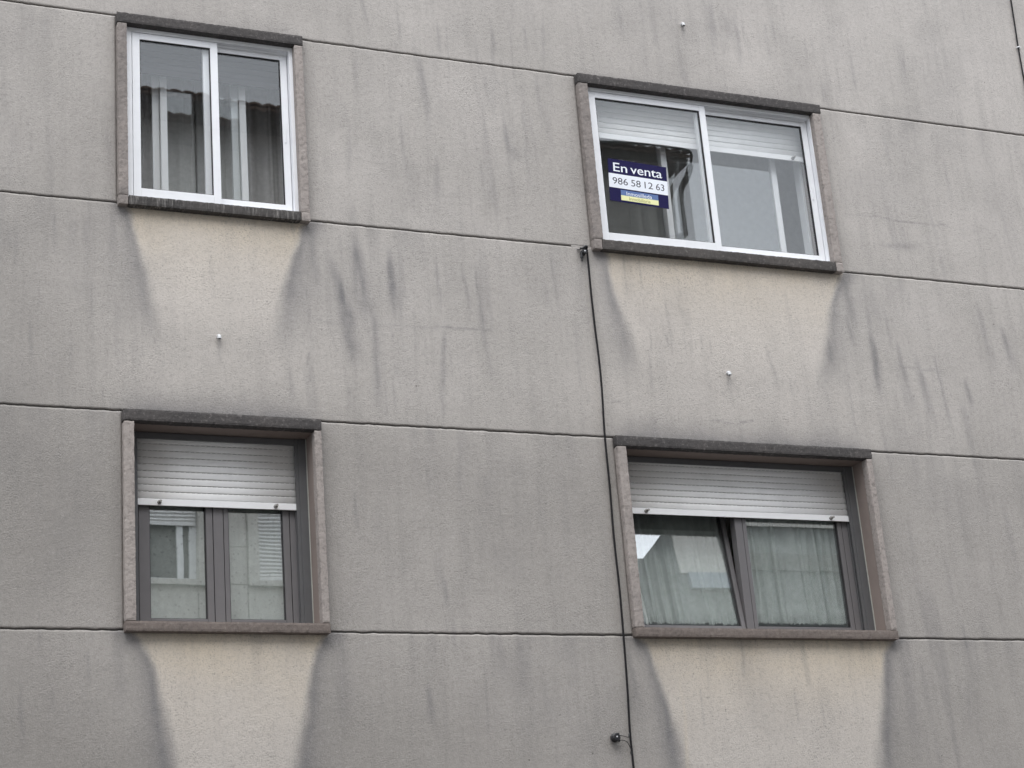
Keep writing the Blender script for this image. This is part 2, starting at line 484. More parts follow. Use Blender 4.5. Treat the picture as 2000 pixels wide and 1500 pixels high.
# soot streaks, plus shade painted under the weep pipes: x, z top, x, z bottom, half width, strength
STREAKS = [
    (-0.440, 2.70, -0.392, 2.06, .052, .62), (-0.611, 2.54, -0.490, 1.84, .040, .60), (-0.201, 2.632, -0.196, 2.16, .030, .60), (-0.350, 2.24, -0.337, 1.42, .026, .50),
    (-0.58, 2.42, -0.50, 2.03, .03, .55), (-0.56, 2.15, -0.47, 1.75, .05, .35), (0.161, 2.1, 0.106, 1.60, .020, .40), (0.31, 2.55, 0.345, 2.20, .012, .40), (0.41, 2.58, 0.445, 2.02, .014, .38),
    (0.452, 2.05, 0.479, 1.70, .02, .25), (0.989, 2.705, 1.012, 2.317, .008, .35), (0.92, 2.50, 0.94, 2.30, .02, .2), (0.14, 2.6, 0.13, 2.2, .012, .3), (0.13, 1.75, 0.10, 1.40, .010, .35),
    (3.555, 2.318, 3.575, 1.78, .030, .60), (3.366, 2.45, 3.39, 2.20, .013, .45), (3.17, 2.26, 3.20, 1.95, .02, .35), (3.777, 2.25, 3.80, 1.90, .018, .42), (3.80, 2.1, 3.84, 1.66, .03, .38),
    (3.93, 2.15, 3.99, 1.60, .030, .45), (4.086, 2.192, 4.14, 1.55, .012, .42), (4.33, 2.0, 4.37, 1.75, .022, .45), (4.56, 2.6, 4.66, 2.05, .03, .42), (4.758, 2.45, 4.82, 2.05, .03, .45), (3.62, 2.7, 3.66, 2.3, .03, .22),
    (2.65, 2.15, 2.72, 1.75, .014, .25), (2.18, 2.18, 2.19, 2.0, .008, .22), (1.70, 2.062, 1.677, 1.65, .012, .22), (2.80, 1.9, 2.83, 1.65, .012, .22), (1.66, 1.55, 1.66, 1.40, .02, .25),
    (-0.551, 0.917, -0.531, 0.646, .014, .30), (0.031, 0.357, 0.040, 0.150, .018, .38), (-0.132, -0.34, -0.10, -0.60, .020, .42), (0.505, -0.005, 0.551, -0.42, .045, .28), (0.38, -0.03, 0.40, -0.30, .03, .22),
    (-2.622, -0.308, -2.595, -0.72, .010, .35), (-2.24, -0.13, -2.24, -0.35, .008, .35), (-2.45, -0.35, -2.43, -0.5, .012, .25), (-2.59, 1.95, -2.57, 1.65, .010, .25), (-2.35, 1.9, -2.34, 1.6, .012, .2),
    (2.148, -0.03, 2.132, -0.303, .010, .45), (0.685, 4.55, 0.678, 4.10, .012, .30), (-0.027, 4.55, -0.023, 4.20, .010, .28), (-0.33, 4.75, -0.25, 4.25, .010, .28), (0.27, 4.46, 0.275, 4.19, .012, .36), (0.69, 4.5, 0.70, 4.25, .012, .34),
    (0.95, 4.55, 0.96, 4.3, .010, .32), (1.103, 4.614, 1.088, 4.269, .010, .25), (0.12, 4.15, 0.16, 3.55, .016, .30), (-0.06, 3.7, -0.05, 3.2, .012, .28), (0.19, 3.4, 0.17, 2.95, .02, .32), (0.52, 3.4, 0.51, 3.15, .014, .28), (0.72, 3.72, 0.75, 3.4, .014, .30),
    (0.766, 3.54, 0.80, 3.42, .035, .30), (0.86, 3.55, 0.88, 3.2, .01, .25), (0.93, 3.9, 0.95, 3.3, .010, .22), (-0.45, 3.6, -0.45, 3.1, .014, .2), (2.253, 4.34, 2.264, 4.19, .010, .25), (4.248, 4.9, 4.24, 4.433, .05, .18), (2.75, 4.8, 2.76, 4.45, .014, .2),
    (3.0, 4.9, 3.02, 4.5, .016, .18), (3.96, 4.06, 3.97, 3.6, .016, .2), (4.5, 3.9, 4.5, 3.4, .02, .18), (1.75, 4.9, 1.76, 4.55, .012, .24), (2.55, 5.0, 2.55, 4.7, .012, .2), (3.79, 3.055, 4.16, 3.072, .028, .35), (4.3, 3.0, 4.32, 2.8, .02, .2),
    (0.36, 1.1, 0.38, 0.75, .03, .15), (0.92, 1.0, 0.93, 0.5, .03, .14), (3.62, 0.9, 3.64, 0.4, .02, .16), (3.9, 0.6, 3.92, 0.2, .02, .2), (4.1, 1.1, 4.1, 0.6, .02, .16), (3.55, -0.15, 3.57, -0.6, .025, .22), (3.9, -0.3, 3.9, -0.7, .02, .22), (3.42, -0.05, 3.42, -0.9, .05, .25),
    (2.271, 4.73, 2.272, 4.55, .012, .22), (-1.403, 1.895, -1.400, 1.72, .012, .22), (2.295, 1.89, 2.297, 1.70, .012, .24), (-0.74, 2.75, -0.72, 2.25, .03, .35), (3.40, 2.75, 3.41, 2.35, .03, .40), (-0.70, -0.03, -0.68, -0.6, .05, .30), (-2.06, -0.03, -2.05, -0.5, .04, .25), (1.29, -0.05, 1.30, -0.55, .03, .3)]  # first three paint the slight shadow below each weep pipe
CRACKS = [((-0.736, 2.086), (-0.45, 2.080), (-0.1, 2.088), (0.3, 2.102), (0.496, 2.107)), ((-0.795, 2.70), (-0.780, 2.45), (-0.800, 2.38), (-0.798, 2.10), (-0.80, 1.95)), ((-0.806, 1.85), (-0.808, 1.66)),
          ((3.486, 3.278), (3.75, 3.30), (4.05, 3.27), (4.417, 3.286)), ((1.345, 1.655), (1.38, 1.645), (1.435, 1.652)), ((3.80, 2.06), (4.02, 2.055), (4.14, 2.06)), ((1.156, 2.800), (1.25, 2.793), (1.315, 2.795)), ((2.13, 1.55), (2.3, 1.53), (2.45, 1.56))]

def stain(X, Z):
    wob = (fbm(X * 3.1, Z * 3.1, 3) - 0.5)
    soot_shade = np.zeros_like(X); clean = np.zeros_like(X); warm = np.zeros_like(X)
    # ground tone: lighter high up and to the right, darker in the band between the lower windows and low down
    tone = 0.68 + 0.05 * (Z - 2.0) + 0.018 * X
    tone -= 0.30 * np.exp(-((Z - 0.72) / 0.75) ** 2) * (1 - 0.45 * sst(X, 3.0, 4.6))
    tone -= 0.32 * sst(-Z, 0.0, 0.9)
    tone -= 0.28 * np.exp(-((X + 2.9) / 0.75) ** 2) * sst(3.6 - Z, 0, 1.2)
    tone += 0.12 * np.exp(-((Z - 1.65) / 0.3) ** 2)
    tone += 0.72 * (fbm(X * 0.9, Z * 0.9, 21) - 0.5)
    tone = np.clip(tone, 0.0, 1.0)
    # blotches and rain runs all over
    runs = sst(fbm(X * 13.0 + 0.7 * Z, Z * 1.25, 9, 3), 0.60, 0.82)
    soot_shade += 0.23 * runs * sst(fbm(X * 1.1, Z * 1.3, 31), 0.40, 0.62)
    thin = sst(fbm(X * 34.0 + 1.5 * wob, Z * 1.9, 12, 2), 0.72, 0.9)
    soot_shade += 0.20 * thin * sst(fbm(X * 1.7, Z * 2.2, 37), 0.42, 0.66)
    soot_shade += 0.12 * sst(fbm(X * 2.2, Z * 2.0, 41), 0.52, 0.8)
    # below each joint: short runs that thin out downwards
    for j in (J1, J2, J3, J4):
        d = j - Z
        below = np.where((d > 0) & (d < 1.2), np.exp(-np.clip(d, 0, 9) / 0.22), 0)
        soot_shade += 0.22 * below * sst(fbm(X * 9.0, Z * 0.8, int(50 + j * 7), 3), 0.48, 0.75)
    for (Lp, Rp, f0, f1, top, amt) in TONGUES:
        zl = np.array([p[1] for p in Lp][::-1]); xl = np.interp(Z, zl, np.array([p[0] for p in Lp][::-1]))
        zr = np.array([p[1] for p in Rp][::-1]); xr = np.interp(Z, zr, np.array([p[0] for p in Rp][::-1]))
        d = np.clip(top - Z, 0, 9)
        inside = (Z < top + 0.03)
        ti = TONGUES.index((Lp, Rp, f0, f1, top, amt))
        rag = (fbm(X * 16, Z * 4.0, 101 + ti, 4) - 0.5) * 0.034 + (fbm(X * 1.3, Z * 2.3, 111 + ti, 2) - 0.5) * 0.05 * np.clip(d / 0.3, 0, 1)
        wl = xl - (0.024 if top > 1 else 0.010) + rag; wr = xr + (0.024 if top > 1 else 0.010) + rag
        soft = 0.022 + 0.13 * np.clip(d / 0.9, 0, 1.4) ** 1.3
        core = sst(X, wl - soft * 0.4, wl + soft) * (1 - sst(X, wr - soft, wr + soft * 0.4))
        fade = sst(Z, f1, f0)
        clean = np.maximum(clean, inside * core * fade * amt * (0.86 + 0.3 * (fbm(X * 6, Z * 2.2, 61) - 0.5)))
        w = inside * core * np.exp(-(d / (0.30 if top > 1 else 0.36)) ** 1.4) * (0.78 + 0.9 * (fbm(X * 2.5, Z * 5.0, 66) - 0.42))
        warm = np.maximum(warm, np.clip(w, 0, 0.9))
        # soot swept out along both flanks
        for s, xe, side in ((-1, wl, 0), (1, wr, 1)):
            o = (X - xe) * s
            wid = (0.035 + 0.055 * np.clip(d / 0.7, 0, 1)) if top > 1 else (0.026 + 0.040 * np.clip(d / 0.7, 0, 1))
            band = np.exp(-np.clip(o - 0.02, 0, 9) / wid) * sst(o, -soft * 0.8, 0.030)
            fl = sst(Z, f1 + 0.15, f0 + 0.1) * inside
            st = 0.70 if top > 1 else 0.86
            soot_shade = np.maximum(soot_shade, band * fl * st * (0.8 + 0.6 * (fbm(X * 7, Z * 3, 71 + side) - 0.5)))
            corner = np.exp(-(((o - 0.03) / 0.09) ** 2 + (d / 0.12) ** 2)) * inside
            soot_shade = np.maximum(soot_shade, 0.66 * corner * (o > -0.03))
    # between a tongue and the lintel below it the wall stays pale over a wider field
    for cx, hw in ((-1.40, 0.80), (2.25, 1.20)):
        clean = np.maximum(clean, 0.52 * np.exp(-((X - cx) / hw) ** 4) * sst(Z, 1.30, 1.62) * (1 - sst(Z, 1.75, 2.25)) * (0.7 + 0.7 * (fbm(X * 2.2, Z * 2.0, 121) - 0.4)))
    # grime over the lintels and beside the jambs
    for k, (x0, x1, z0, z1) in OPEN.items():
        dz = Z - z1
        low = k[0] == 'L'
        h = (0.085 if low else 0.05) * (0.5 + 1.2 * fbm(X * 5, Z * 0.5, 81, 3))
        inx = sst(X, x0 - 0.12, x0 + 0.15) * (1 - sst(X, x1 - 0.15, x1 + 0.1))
        soot_shade = np.maximum(soot_shade, np.where(dz > -0.01, np.exp(-np.clip(dz, 0, 9) / h), 0) * inx * (0.78 if low else 0.48))
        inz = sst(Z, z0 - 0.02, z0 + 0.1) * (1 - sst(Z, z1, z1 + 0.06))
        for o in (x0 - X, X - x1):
            soot_shade = np.maximum(soot_shade, np.where(o > -0.01, np.exp(-np.clip(o, 0, 9) / 0.05), 0) * inz * (0.30 + 0.3 * (fbm(X * 2, Z * 2.4, 85) - 0.5)))
    # single streaks
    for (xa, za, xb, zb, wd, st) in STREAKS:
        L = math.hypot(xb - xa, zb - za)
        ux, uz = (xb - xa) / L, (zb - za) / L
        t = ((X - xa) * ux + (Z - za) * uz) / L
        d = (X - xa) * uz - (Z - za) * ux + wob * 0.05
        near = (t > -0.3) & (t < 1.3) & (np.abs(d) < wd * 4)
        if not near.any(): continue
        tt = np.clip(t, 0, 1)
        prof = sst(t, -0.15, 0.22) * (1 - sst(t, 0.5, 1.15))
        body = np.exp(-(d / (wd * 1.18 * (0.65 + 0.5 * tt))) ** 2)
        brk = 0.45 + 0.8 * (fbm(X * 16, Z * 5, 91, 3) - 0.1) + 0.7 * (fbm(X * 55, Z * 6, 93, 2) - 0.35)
        soot_shade = np.where(near, np.maximum(soot_shade, 0) + st * 1.12 * prof * body * np.clip(brk, 0.3, 1.1) * (1 - soot_shade), soot_shade)
    for c in CRACKS:
        for (xa, za), (xb, zb) in zip(c[:-1], c[1:]):
            L = math.hypot(xb - xa, zb - za); ux, uz = (xb - xa) / L, (zb - za) / L
            t = ((X - xa) * ux + (Z - za) * uz) / L
            d = (X - xa) * uz - (Z - za) * ux + (vnoise(X * 22, Z * 22, 5) - 0.5) * 0.014
            k = ((t > -0.02) & (t < 1.02)) * np.exp(-(d / 0.007) ** 2) * (0.10 + 0.55 * fbm(X * 5, Z * 5, 95, 2))
            soot_shade = np.maximum(soot_shade, k)
    # a rusty pale run by the right lower window and a mortar patch
    warm = np.maximum(warm, 0.45 * np.exp(-((X - 1.645 - 0.01 * np.sin(Z * 9)) / 0.016) ** 2) * ((Z < -0.28) & (Z > -1.2)))
    return np.clip(np.stack([soot_shade, clean, warm, tone], -1), 0, 1)

def render_panel(x0, x1, z0, z1, parent, top=True, bot=True):
    """One field of sprayed render between two joints: a 12 mm coat with uneven chamfered lips."""
    VX0, VX1, VZ0, VZ1 = -3.1, 5.95, -1.15, 5.75
    def axis(a, b, lo, hi, step):
        cuts = sorted({a, b, *(c for c in (lo, hi) if a < c < b)})
        out = []
        for p, q in zip(cuts[:-1], cuts[1:]):
            st = step if (p >= lo - 1e-6 and q <= hi + 1e-6) else 0.12
            out.append(np.linspace(p, q, max(2, int(round((q - p) / st)) + 1))[:-1])
        return np.concatenate(out + [[b]])
    xs = axis(x0, x1, VX0, VX1, 0.0135)
    zs = axis(z0, z1, VZ0, VZ1, 0.0135)
    # lips at the joints
    zs = np.concatenate([[zs[0], zs[0]], [zs[0] + 0.0045], zs[1:-1], [zs[-1] - 0.0075], [zs[-1], zs[-1]]])
    yz = np.zeros(len(zs)); yz[[0, -1]] = 0.0125; yz[[1]] = 0.0045; yz[[-2]] = 0.0055; yz[[2, -3]] = 0.0
    xs = np.concatenate([[xs[0]], xs, [xs[-1]]])
    yx = np.zeros(len(xs)); yx[[0, -1]] = 0.0125
    X, Z = np.meshgrid(xs, zs)
    Y = np.maximum(yz[:, None], yx[None, :]) * np.ones_like(X)
    edge = (yz > 0)[:, None] | (yx > 0)[None, :]
    n = fbm(X * 38, Z * 38, 5, 2) - 0.5
    Y = Y + np.where(edge, 0, n * 0.0016 + (fbm(X * 1.5, Z * 1.5, 7) - 0.5) * 0.006)
    # ragged lips
    jit = (fbm(X * 26, Z * 3, 15, 3) - 0.5) * 0.008 + (fbm(X * 2.0, Z * 3, 19, 2) - 0.5) * 0.005
    er = np.zeros(len(zs)); er[:3] = 1; er[-3:] = 1
    Z = Z + jit * er[:, None]
    nx, nz = len(xs), len(zs)
    co = np.stack([X, Y, Z], -1).reshape(-1, 3)
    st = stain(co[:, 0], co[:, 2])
    co = co - np.array(WL[parent])
    idx = np.arange(nx * nz).reshape(nz, nx)
    q = np.stack([idx[:-1, :-1], idx[:-1, 1:], idx[1:, 1:], idx[1:, :-1]], -1).reshape(-1)
    me = bpy.data.meshes.new('wall_panel')
    me.vertices.add(nx * nz); me.vertices.foreach_set('co', co.astype(np.float32).ravel())
    nf = len(q) // 4
    me.loops.add(nf * 4); me.loops.foreach_set('vertex_index', q.astype(np.int32))
    me.polygons.add(nf)
    me.polygons.foreach_set('loop_start', np.arange(0, nf * 4, 4, dtype=np.int32))
    me.update(calc_edges=True)
    a = me.color_attributes.new('stain', 'FLOAT_COLOR', 'POINT')
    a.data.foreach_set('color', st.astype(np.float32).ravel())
    me.polygons.foreach_set('use_smooth', np.ones(nf, dtype=bool))
    me.materials.append(M_RENDER)
    o = bpy.data.objects.new('wall_panel', me)
    COL.objects.link(o); o.parent = parent
    return o

# ------------------------------------------------------------------ the apartment building
bld = tag(empty('apartment_building', (1.5, 0.0, GZ)),
          'grey rendered apartment facade with rain stains and four stone framed windows', 'apartment building')
g = 0.0052
oul, our, oll, olr = OPEN['UL'], OPEN['UR'], OPEN['LL'], OPEN['LR']
render_panel(WX0, WX1, J1 + g, WZ1, bld)
for a, b in ((WX0, oul[0]), (oul[1], our[0]), (our[1], WX1)): render_panel(a, b, J2 + g, J1 - g, bld)
render_panel(WX0, WX1, J3 + g, J2 - g, bld)
for a, b in ((WX0, oll[0]), (oll[1], olr[0]), (olr[1], WX1)): render_panel(a, b, J4 + g, J3 - g, bld)
J5 = J3 - 2.8
render_panel(WX0, WX1, J5 + g, J4 - g, bld)
render_panel(WX0, WX1, GZ, J5 - g, bld)
# mortar bridge where the joint was filled beside the right upper window
mb = MB(); mb.box(1.158, our[0], 0.0015, 0.012, J2 - g - 0.004, J2 + g + 0.004)
pl = mb.build('joint_filler', M_RENDER, bld)
pl.data.color_attributes.new('stain', 'FLOAT_COLOR', 'POINT').data.foreach_set('color', [0.12, 0, 0, 0.8] * len(pl.data.vertices))
# wall body behind the coat, with the four openings
mb = MB()
def core(x0, x1, z0, z1): mb.box(x0, x1, 0.0118, 0.32, z0, z1)
core(WX0, WX1, GZ, oll[2]); core(WX0, WX1, oll[3], oul[2]); core(WX0, WX1, oul[3] + 0.0, WZ1)
for o1, o2, z0, z1 in ((oll, olr, oll[2], oll[3]), (oul, our, oul[2], oul[3])):
    core(WX0, o1[0], z0, z1); core(o1[1], o2[0], z0, z1); core(o2[1], WX1, z0, z1)
mb.build('wall_core', M_CORE, bld)
mb = MB(); mb.box(WX0, WX1, 0.0, 9.0, WZ1 + 0.002, WZ1 + 0.25); mb.box(WX0, WX0 + 0.3, 0.322, 9.0, GZ, WZ1); mb.box(WX1 - 0.3, WX1, 0.322, 9.0, GZ, WZ1); mb.box(WX0 + 0.3, WX1 - 0.3, 8.7, 9.0, GZ, WZ1)
mb.build('outer_wall', M_CORE, bld)

# three weep pipes
for (x, z) in ((2.271, 4.747), (-1.403, 1.912), (2.295, 1.908)):
    mb = MB()
    rows = []
    for k in range(7):                                            # elbow turned down
        t = k / 6 * math.radians(78)
        cy, cz = -0.010 - 0.016 * math.sin(t), z + 0.006 - 0.016 * (1 - math.cos(t))
        d = Vector((0, -math.cos(t), -math.sin(t))); up = Vector((0, -math.sin(t), math.cos(t)))
        rows.append((Vector((x, cy, cz)), up, 0.0125))
    rows = [(Vector((x, 0.012, z + 0.006)), Vector((0, 0, 1)), 0.0125)] + rows
    c0, up, r = rows[-1]; d = Vector((0, -up.z, up.y)) * 1.0
    d = Vector((0, -math.cos(math.radians(78)), -math.sin(math.radians(78))))
    rows += [(c0 + d * 0.012, up, 0.0125), (c0 + d * 0.013, up, 0.0095), (c0 - d * 0.006, up, 0.0085)]
    rr = [[tuple(c + up * (r * math.sin(a * math.pi / 8)) + Vector((1, 0, 0)) * (r * math.cos(a * math.pi / 8))) for a in range(16)] for (c, up, r) in rows]
    mb.quad_strip(rr, True)
    mb.f.append(tuple(range(len(mb.v) - 16, len(mb.v)))); mb.mi.append(1)  # black disc paints the darkness inside the pipe mouth
    mb.build('drain_pipe', [M_PVC, M_GASKET], bld, smooth=False)

# ------------------------------------------------------------------ window building blocks
def surround(win, key, jin, zin, m_jamb, m_lintel, m_sill, seed, m_jamb2=None):
    """Projecting stone surround: lintel, sill, two jambs and the smooth reveals behind them."""
    x0, x1, z0, z1 = OPEN[key]
    ji, jr = jin; zb, zt = zin
    F = -0.052
    rough_block(x0 - 0.001, x1 + 0.002, F - 0.003, 0.02, zt, z1, 'lintel', m_lintel, win, seed=seed)
    if key[0] == 'U':                                             # upper sills: dark slab between two plain end stones
        rough_block(x0 + 0.066, x1 - 0.066, F - 0.005, 0.02, z0, zb, 'sill', m_sill, win, seed=seed + 5)
        rough_block(x0, x0 + 0.0645, F - 0.003, 0.02, z0, zb, 'sill_end', m_jamb, win, seed=seed + 6)
        rough_block(x1 - 0.0645, x1, F - 0.003, 0.02, z0, zb, 'sill_end', m_jamb2 or m_jamb, win, seed=seed + 7)
    else:
        rough_block(x0, x1, F - 0.004, 0.02, z0, zb, 'sill', m_sill, win, seed=seed + 5)
    rough_block(x0 + 0.002, ji, F, 0.02, zb + 0.0015, zt - 0.0015, 'jamb', m_jamb, win, seed=seed + 9)
    rough_block(jr, x1 - 0.002, F, 0.02, zb + 0.0015, zt - 0.0015, 'jamb', m_jamb2 or m_jamb, win, seed=seed + 14)
    mb = MB(); e = 0.003
    mb.box(x0, ji - e, 0.02, 0.32, z0, z1); mb.box(jr + e, x1, 0.02, 0.32, z0, z1)
    mb.box(ji - e, jr + e, 0.02, 0.32, zt + e, z1); mb.box(ji - e, jr + e, 0.02, 0.32, z0, zb - e)
    mb.build('reveal', M_REVEAL, win)

def frame_ring(x0, x1, z0, z1, y0, y1, wl, wr, wb, wt):
    """Four profiles with mitred-looking butt joints."""
    mb = MB()
    mb.box(x0, x0 + wl, y0, y1, z0, z1); mb.box(x1 - wr, x1, y0, y1, z0, z1)
    mb.box(x0 + wl, x1 - wr, y0 + 0.0006, y1 - 0.0006, z0, z0 + wb); mb.box(x0 + wl, x1 - wr, y0 + 0.0006, y1 - 0.0006, z1 - wt, z1)
    return mb

def gasket_ring(x0, x1, z0, z1, y0, y1, w=0.006):
    mb = MB()
    mb.box(x0, x0 + w, y0, y1, z0, z1); mb.box(x1 - w, x1, y0, y1, z0, z1)
    mb.box(x0 + w, x1 - w, y0, y1, z0, z0 + w); mb.box(x0 + w, x1 - w, y0, y1, z1 - w, z1)
    return mb

def slat_mesh(x0, x1, h, org, m_slat, y):
    """One convex roller shutter slat with its slotted hinge strip below."""
    mb = MB()
    prof = []
    for k in range(9):
        t = k / 8
        prof.append((y - 0.0035 * math.sin(math.pi * (0.08 + 0.92 * t) ** 0.85), h * (0.055 + 0.945 * t)))
    back = [(y + 0.004, h), (y + 0.004, h * 0.055)]
    ring = prof + back
    mb.quad_strip([[(xx, yy, zz) for (yy, zz) in ring] for xx in (x0, x1)], True)
    n = len(ring)
    mb.f.append(tuple(range(n))); mb.mi.append(0); mb.f.append(tuple(range(n, 2 * n))); mb.mi.append(0)
    # hinge strip: bridges with gaps
    x = x0
    while x < x1:
        e = min(x + 0.012, x1)
        mb.box(x, e, y + 0.001, y + 0.003, -0.001, h * 0.06)
        x += 0.034
    me = mb.mesh('slat', m_slat, Vector())
    for p in me.polygons[:8]: p.use_smooth = True
    return me

def shutter(win, x0, x1, zb, zt, y, pitch, m_slat, m_bar, pegs, barh=0.043, m_back=None):
    mb = MB(); mb.box(x0, x1, y - 0.006, y + 0.006, zb, zb + barh)
    mb.build('shutter_bar', m_bar, win, bevel=0.002)
    me = slat_mesh(x0, x1, pitch, None, m_slat, y)
    n = int((zt - zb - barh) / pitch) + 1
    for k in range(n):
        share('slat', me, win, Vector((0, 0, zb + barh + k * pitch)) - WL[win])
    mb = MB(); mb.box(x0 + 0.002, x1 - 0.002, y + 0.0045, y + 0.0055, zb + barh, zt)         # added sheet, its colour stands in for shade behind the slots
    mb.build('slot_shade_sheet', m_back or M_GUIDE, win)
    for px in pegs:
        mb = MB(); mb.tube([(px, y - 0.004, zb + barh * 0.45), (px, y - 0.016, zb + barh * 0.45), (px, y - 0.018, zb + barh * 0.45), (px, y - 0.050, zb + barh * 0.40)], [0.013, 0.013, 0.0085, 0.0075], 12)
        mb.build('shutter_stop', M_PEG, win)

def room(x0, x1, z0, z1, depth=2.1):
    """Plastered room behind one window, open to it."""
    a, b, c, d = x0 - 0.35, x1 + 0.45, z0 - 0.85, z1 + 0.22
    mb = MB(); y0, y1 = 0.322, depth; t = 0.06
    mb.box(a - t, a, y0, y1, c, d); mb.box(b, b + t, y0, y1, c, d)
    mb.box(a - t, b + t, y1, y1 + t, c - t, d + t); mb.box(a - t, b + t, y0, y1, c - t, c); mb.box(a - t, b + t, y0, y1, d, d + t)
    mb.build('room_wall', M_ROOM, bld)

def pleats(x0, x1, z0, z1, y, n, amp, seed, gather=0.0, lean=0.0, nx=260, nz=44, sway=0.0):
    """Hanging cloth with uneven vertical folds; gather adds the tight ruffle of a shirred hem."""
    rnd = random.Random(seed)
    ph = [rnd.uniform(0, 6.28) for _ in range(4)]
    rows = []
    for i in range(nz + 1):
        t = i / nz; z = z0 + (z1 - z0) * t
        row = []
        for j in range(nx + 1):
            u = j / nx
            x = x0 + (x1 - x0) * u
            k = 6.2832 * n * (u + 0.05 * math.sin(6.28 * u * 1.7 + ph[0]) + lean * (1 - t) * 0.04 * math.sin(3.0 * u + ph[3]))
            f = 1.5 * abs(math.sin(k / 2 + ph[1])) ** 0.75 - 0.9 + 0.28 * math.sin(k * 1.63 + ph[2] + t * 1.4) + 0.12 * math.sin(k * 2.9 + ph[0] - t * 2.0)
            a = amp * (0.75 + 0.25 * math.sin(6.28 * u * 2.3 + ph[3]))
            yy = y + a * f * (0.75 + 0.25 * t)
            zz = z
            if gather:
                w = math.exp(-(t * (z1 - z0)) / 0.035)
                yy += gather * w * math.sin(k * 5.3 + ph[2]) + gather * 0.6 * w * mn.noise(Vector((x * 60, z * 60, seed)))
                puff = math.exp(-((t * (z1 - z0) - 0.06) / 0.05) ** 2)
                yy -= 0.012 * puff * (0.6 + 0.8 * mn.noise(Vector((x * 14, z * 9, seed))))
                yy += 0.006 * math.exp(-(t * (z1 - z0)) / 0.12) * math.sin(k * 2.4 + t * 9.0)
                if i == 0: zz += 0.006 * math.sin(k * 6.1)
            yy += 0.004 * mn.noise(Vector((x * 6, z * 4, seed + 3)))
            row.append((x + sway * (1 - t) * math.sin(k * 0.5) * 0.02, yy, zz))
        rows.append(row)
    mb = MB(); mb.quad_strip(rows)
    return mb

# ------------------------------------------------------------------ lower windows (grey-brown frames, roller shutters)
def lower_window(key, label, jin, zin, mull, stiles, gx, shut, pegs, seed, tilt=None):
    x0, x1, z0, z1 = OPEN[key]
    win = tag(empty('window', ((x0 + x1) / 2, 0.0, z0), bld), label)
    surround(win, key, jin, zin, M_JAMB, M_LINTEL, M_SILL_B, seed)
    ji, jr = jin; zb, zt = zin
    fy0, fy1 = 0.198, 0.262
    (lg0, lg1), (rg0, rg1) = stiles                               # visible glass of the two sashes
    of_l, of_r, gl, gr = gx
    m0, m1 = mull
    mb = MB()                                                     # fixed frame
    mb.box(ji - 0.02, of_l, fy0, fy1, zb - 0.01, zt); mb.box(of_r, jr, fy0, fy1, zb - 0.01, zt)
    mb.box(of_l, of_r, fy0, fy1, zt - 0.05, zt); mb.box(of_l, of_r, fy0, fy1, zb - 0.01, zb + 0.012)
    mb.build('window_frame', M_BROWN, win, bevel=0.002)
    mb = MB(); mb.box(m0, m1, fy0 - 0.004, fy1, zb + 0.012, zt - 0.05)
    mb.build('mullion', M_BROWN, win, bevel=0.003)
    sashes = ((of_l + 0.004, m0 - 0.004, lg0, lg1), (m1 + 0.004, of_r - 0.004, rg0, rg1))
    zg0, zg1 = zb + 0.075, zt - 0.10
    for i, (a, b, g0, g1) in enumerate(sashes):
        fn = None
        if tilt and i == 0:
            ca, sa = math.cos(tilt), math.sin(tilt); hy, hz = fy0 + 0.02, zb + 0.02
            def fn(p):
                dy, dz = p.y - hy, p.z - hz
                return Vector((p.x, hy + dy * ca + dz * sa, hz - dy * sa + dz * ca))
        r = frame_ring(a, b, zb + 0.016, zt - 0.054, fy0 - 0.002, fy1 - 0.005, g0 - a, b - g1, zg0 - zb - 0.016, zt - 0.054 - zg1)
        if fn: r.xform(fn)
        r.build('sash_frame', M_BROWN, win, bevel=0.004)
        gk = gasket_ring(g0 - 0.002, g1 + 0.002, zg0 - 0.002, zg1 + 0.002, fy0 + 0.010, fy0 + 0.030, 0.007)
        if fn: gk.xform(fn)
        gk.build('glazing_seal', M_GASKET, win)
        pn = MB(); pn.box(g0 - 0.001, g1 + 0.001, fy0 + 0.020, fy0 + 0.026, zg0 - 0.001, zg1 + 0.001)
        if fn: pn.xform(fn)
        pn.build('glass_pane', M_GLASS_C, win)
    # shutter guides and slot
    mb = MB()
    mb.box(gr, gr + 0.022, 0.150, 0.161, zb, zt); mb.box(gr, gr + 0.022, 0.182, 0.197, zb, zt); mb.box(gr + 0.022, jr - 0.0005, 0.146, 0.197, zb, zt)
    mb.build('shutter_guide', M_GUIDE, win, bevel=0.002)
    mb = MB()
    mb.box(gl - 0.022, gl, 0.150, 0.161, zb, zt); mb.box(gl - 0.022, gl, 0.182, 0.197, zb, zt); mb.box(gl - 0.06, gl - 0.022, 0.146, 0.197, zb, zt)
    mb.build('shutter_guide', M_GUIDE, win, bevel=0.002)
    mb = MB(); mb.box(ji, jr, 0.155, 0.162, zt - 0.042, zt - 0.001)
    mb.build('shutter_slot', M_GUIDE, win, bevel=0.002)
    shutter(win, gl + 0.002 - 0.010, gr + 0.008, shut, zt - 0.004, 0.1715, 0.0450, M_SLAT, M_BAR, pegs)
    # weather strip, light caulk line down the right reveal
    mb = MB(); mb.box(jr - 0.003, jr + 0.0025, 0.140, 0.146, zb, zt)
    mb.build('sealant', plain('pale_sealant', (0.42, 0.42, 0.38), 0.6), win)
    room(x0, x1, z0, z1)
    return win

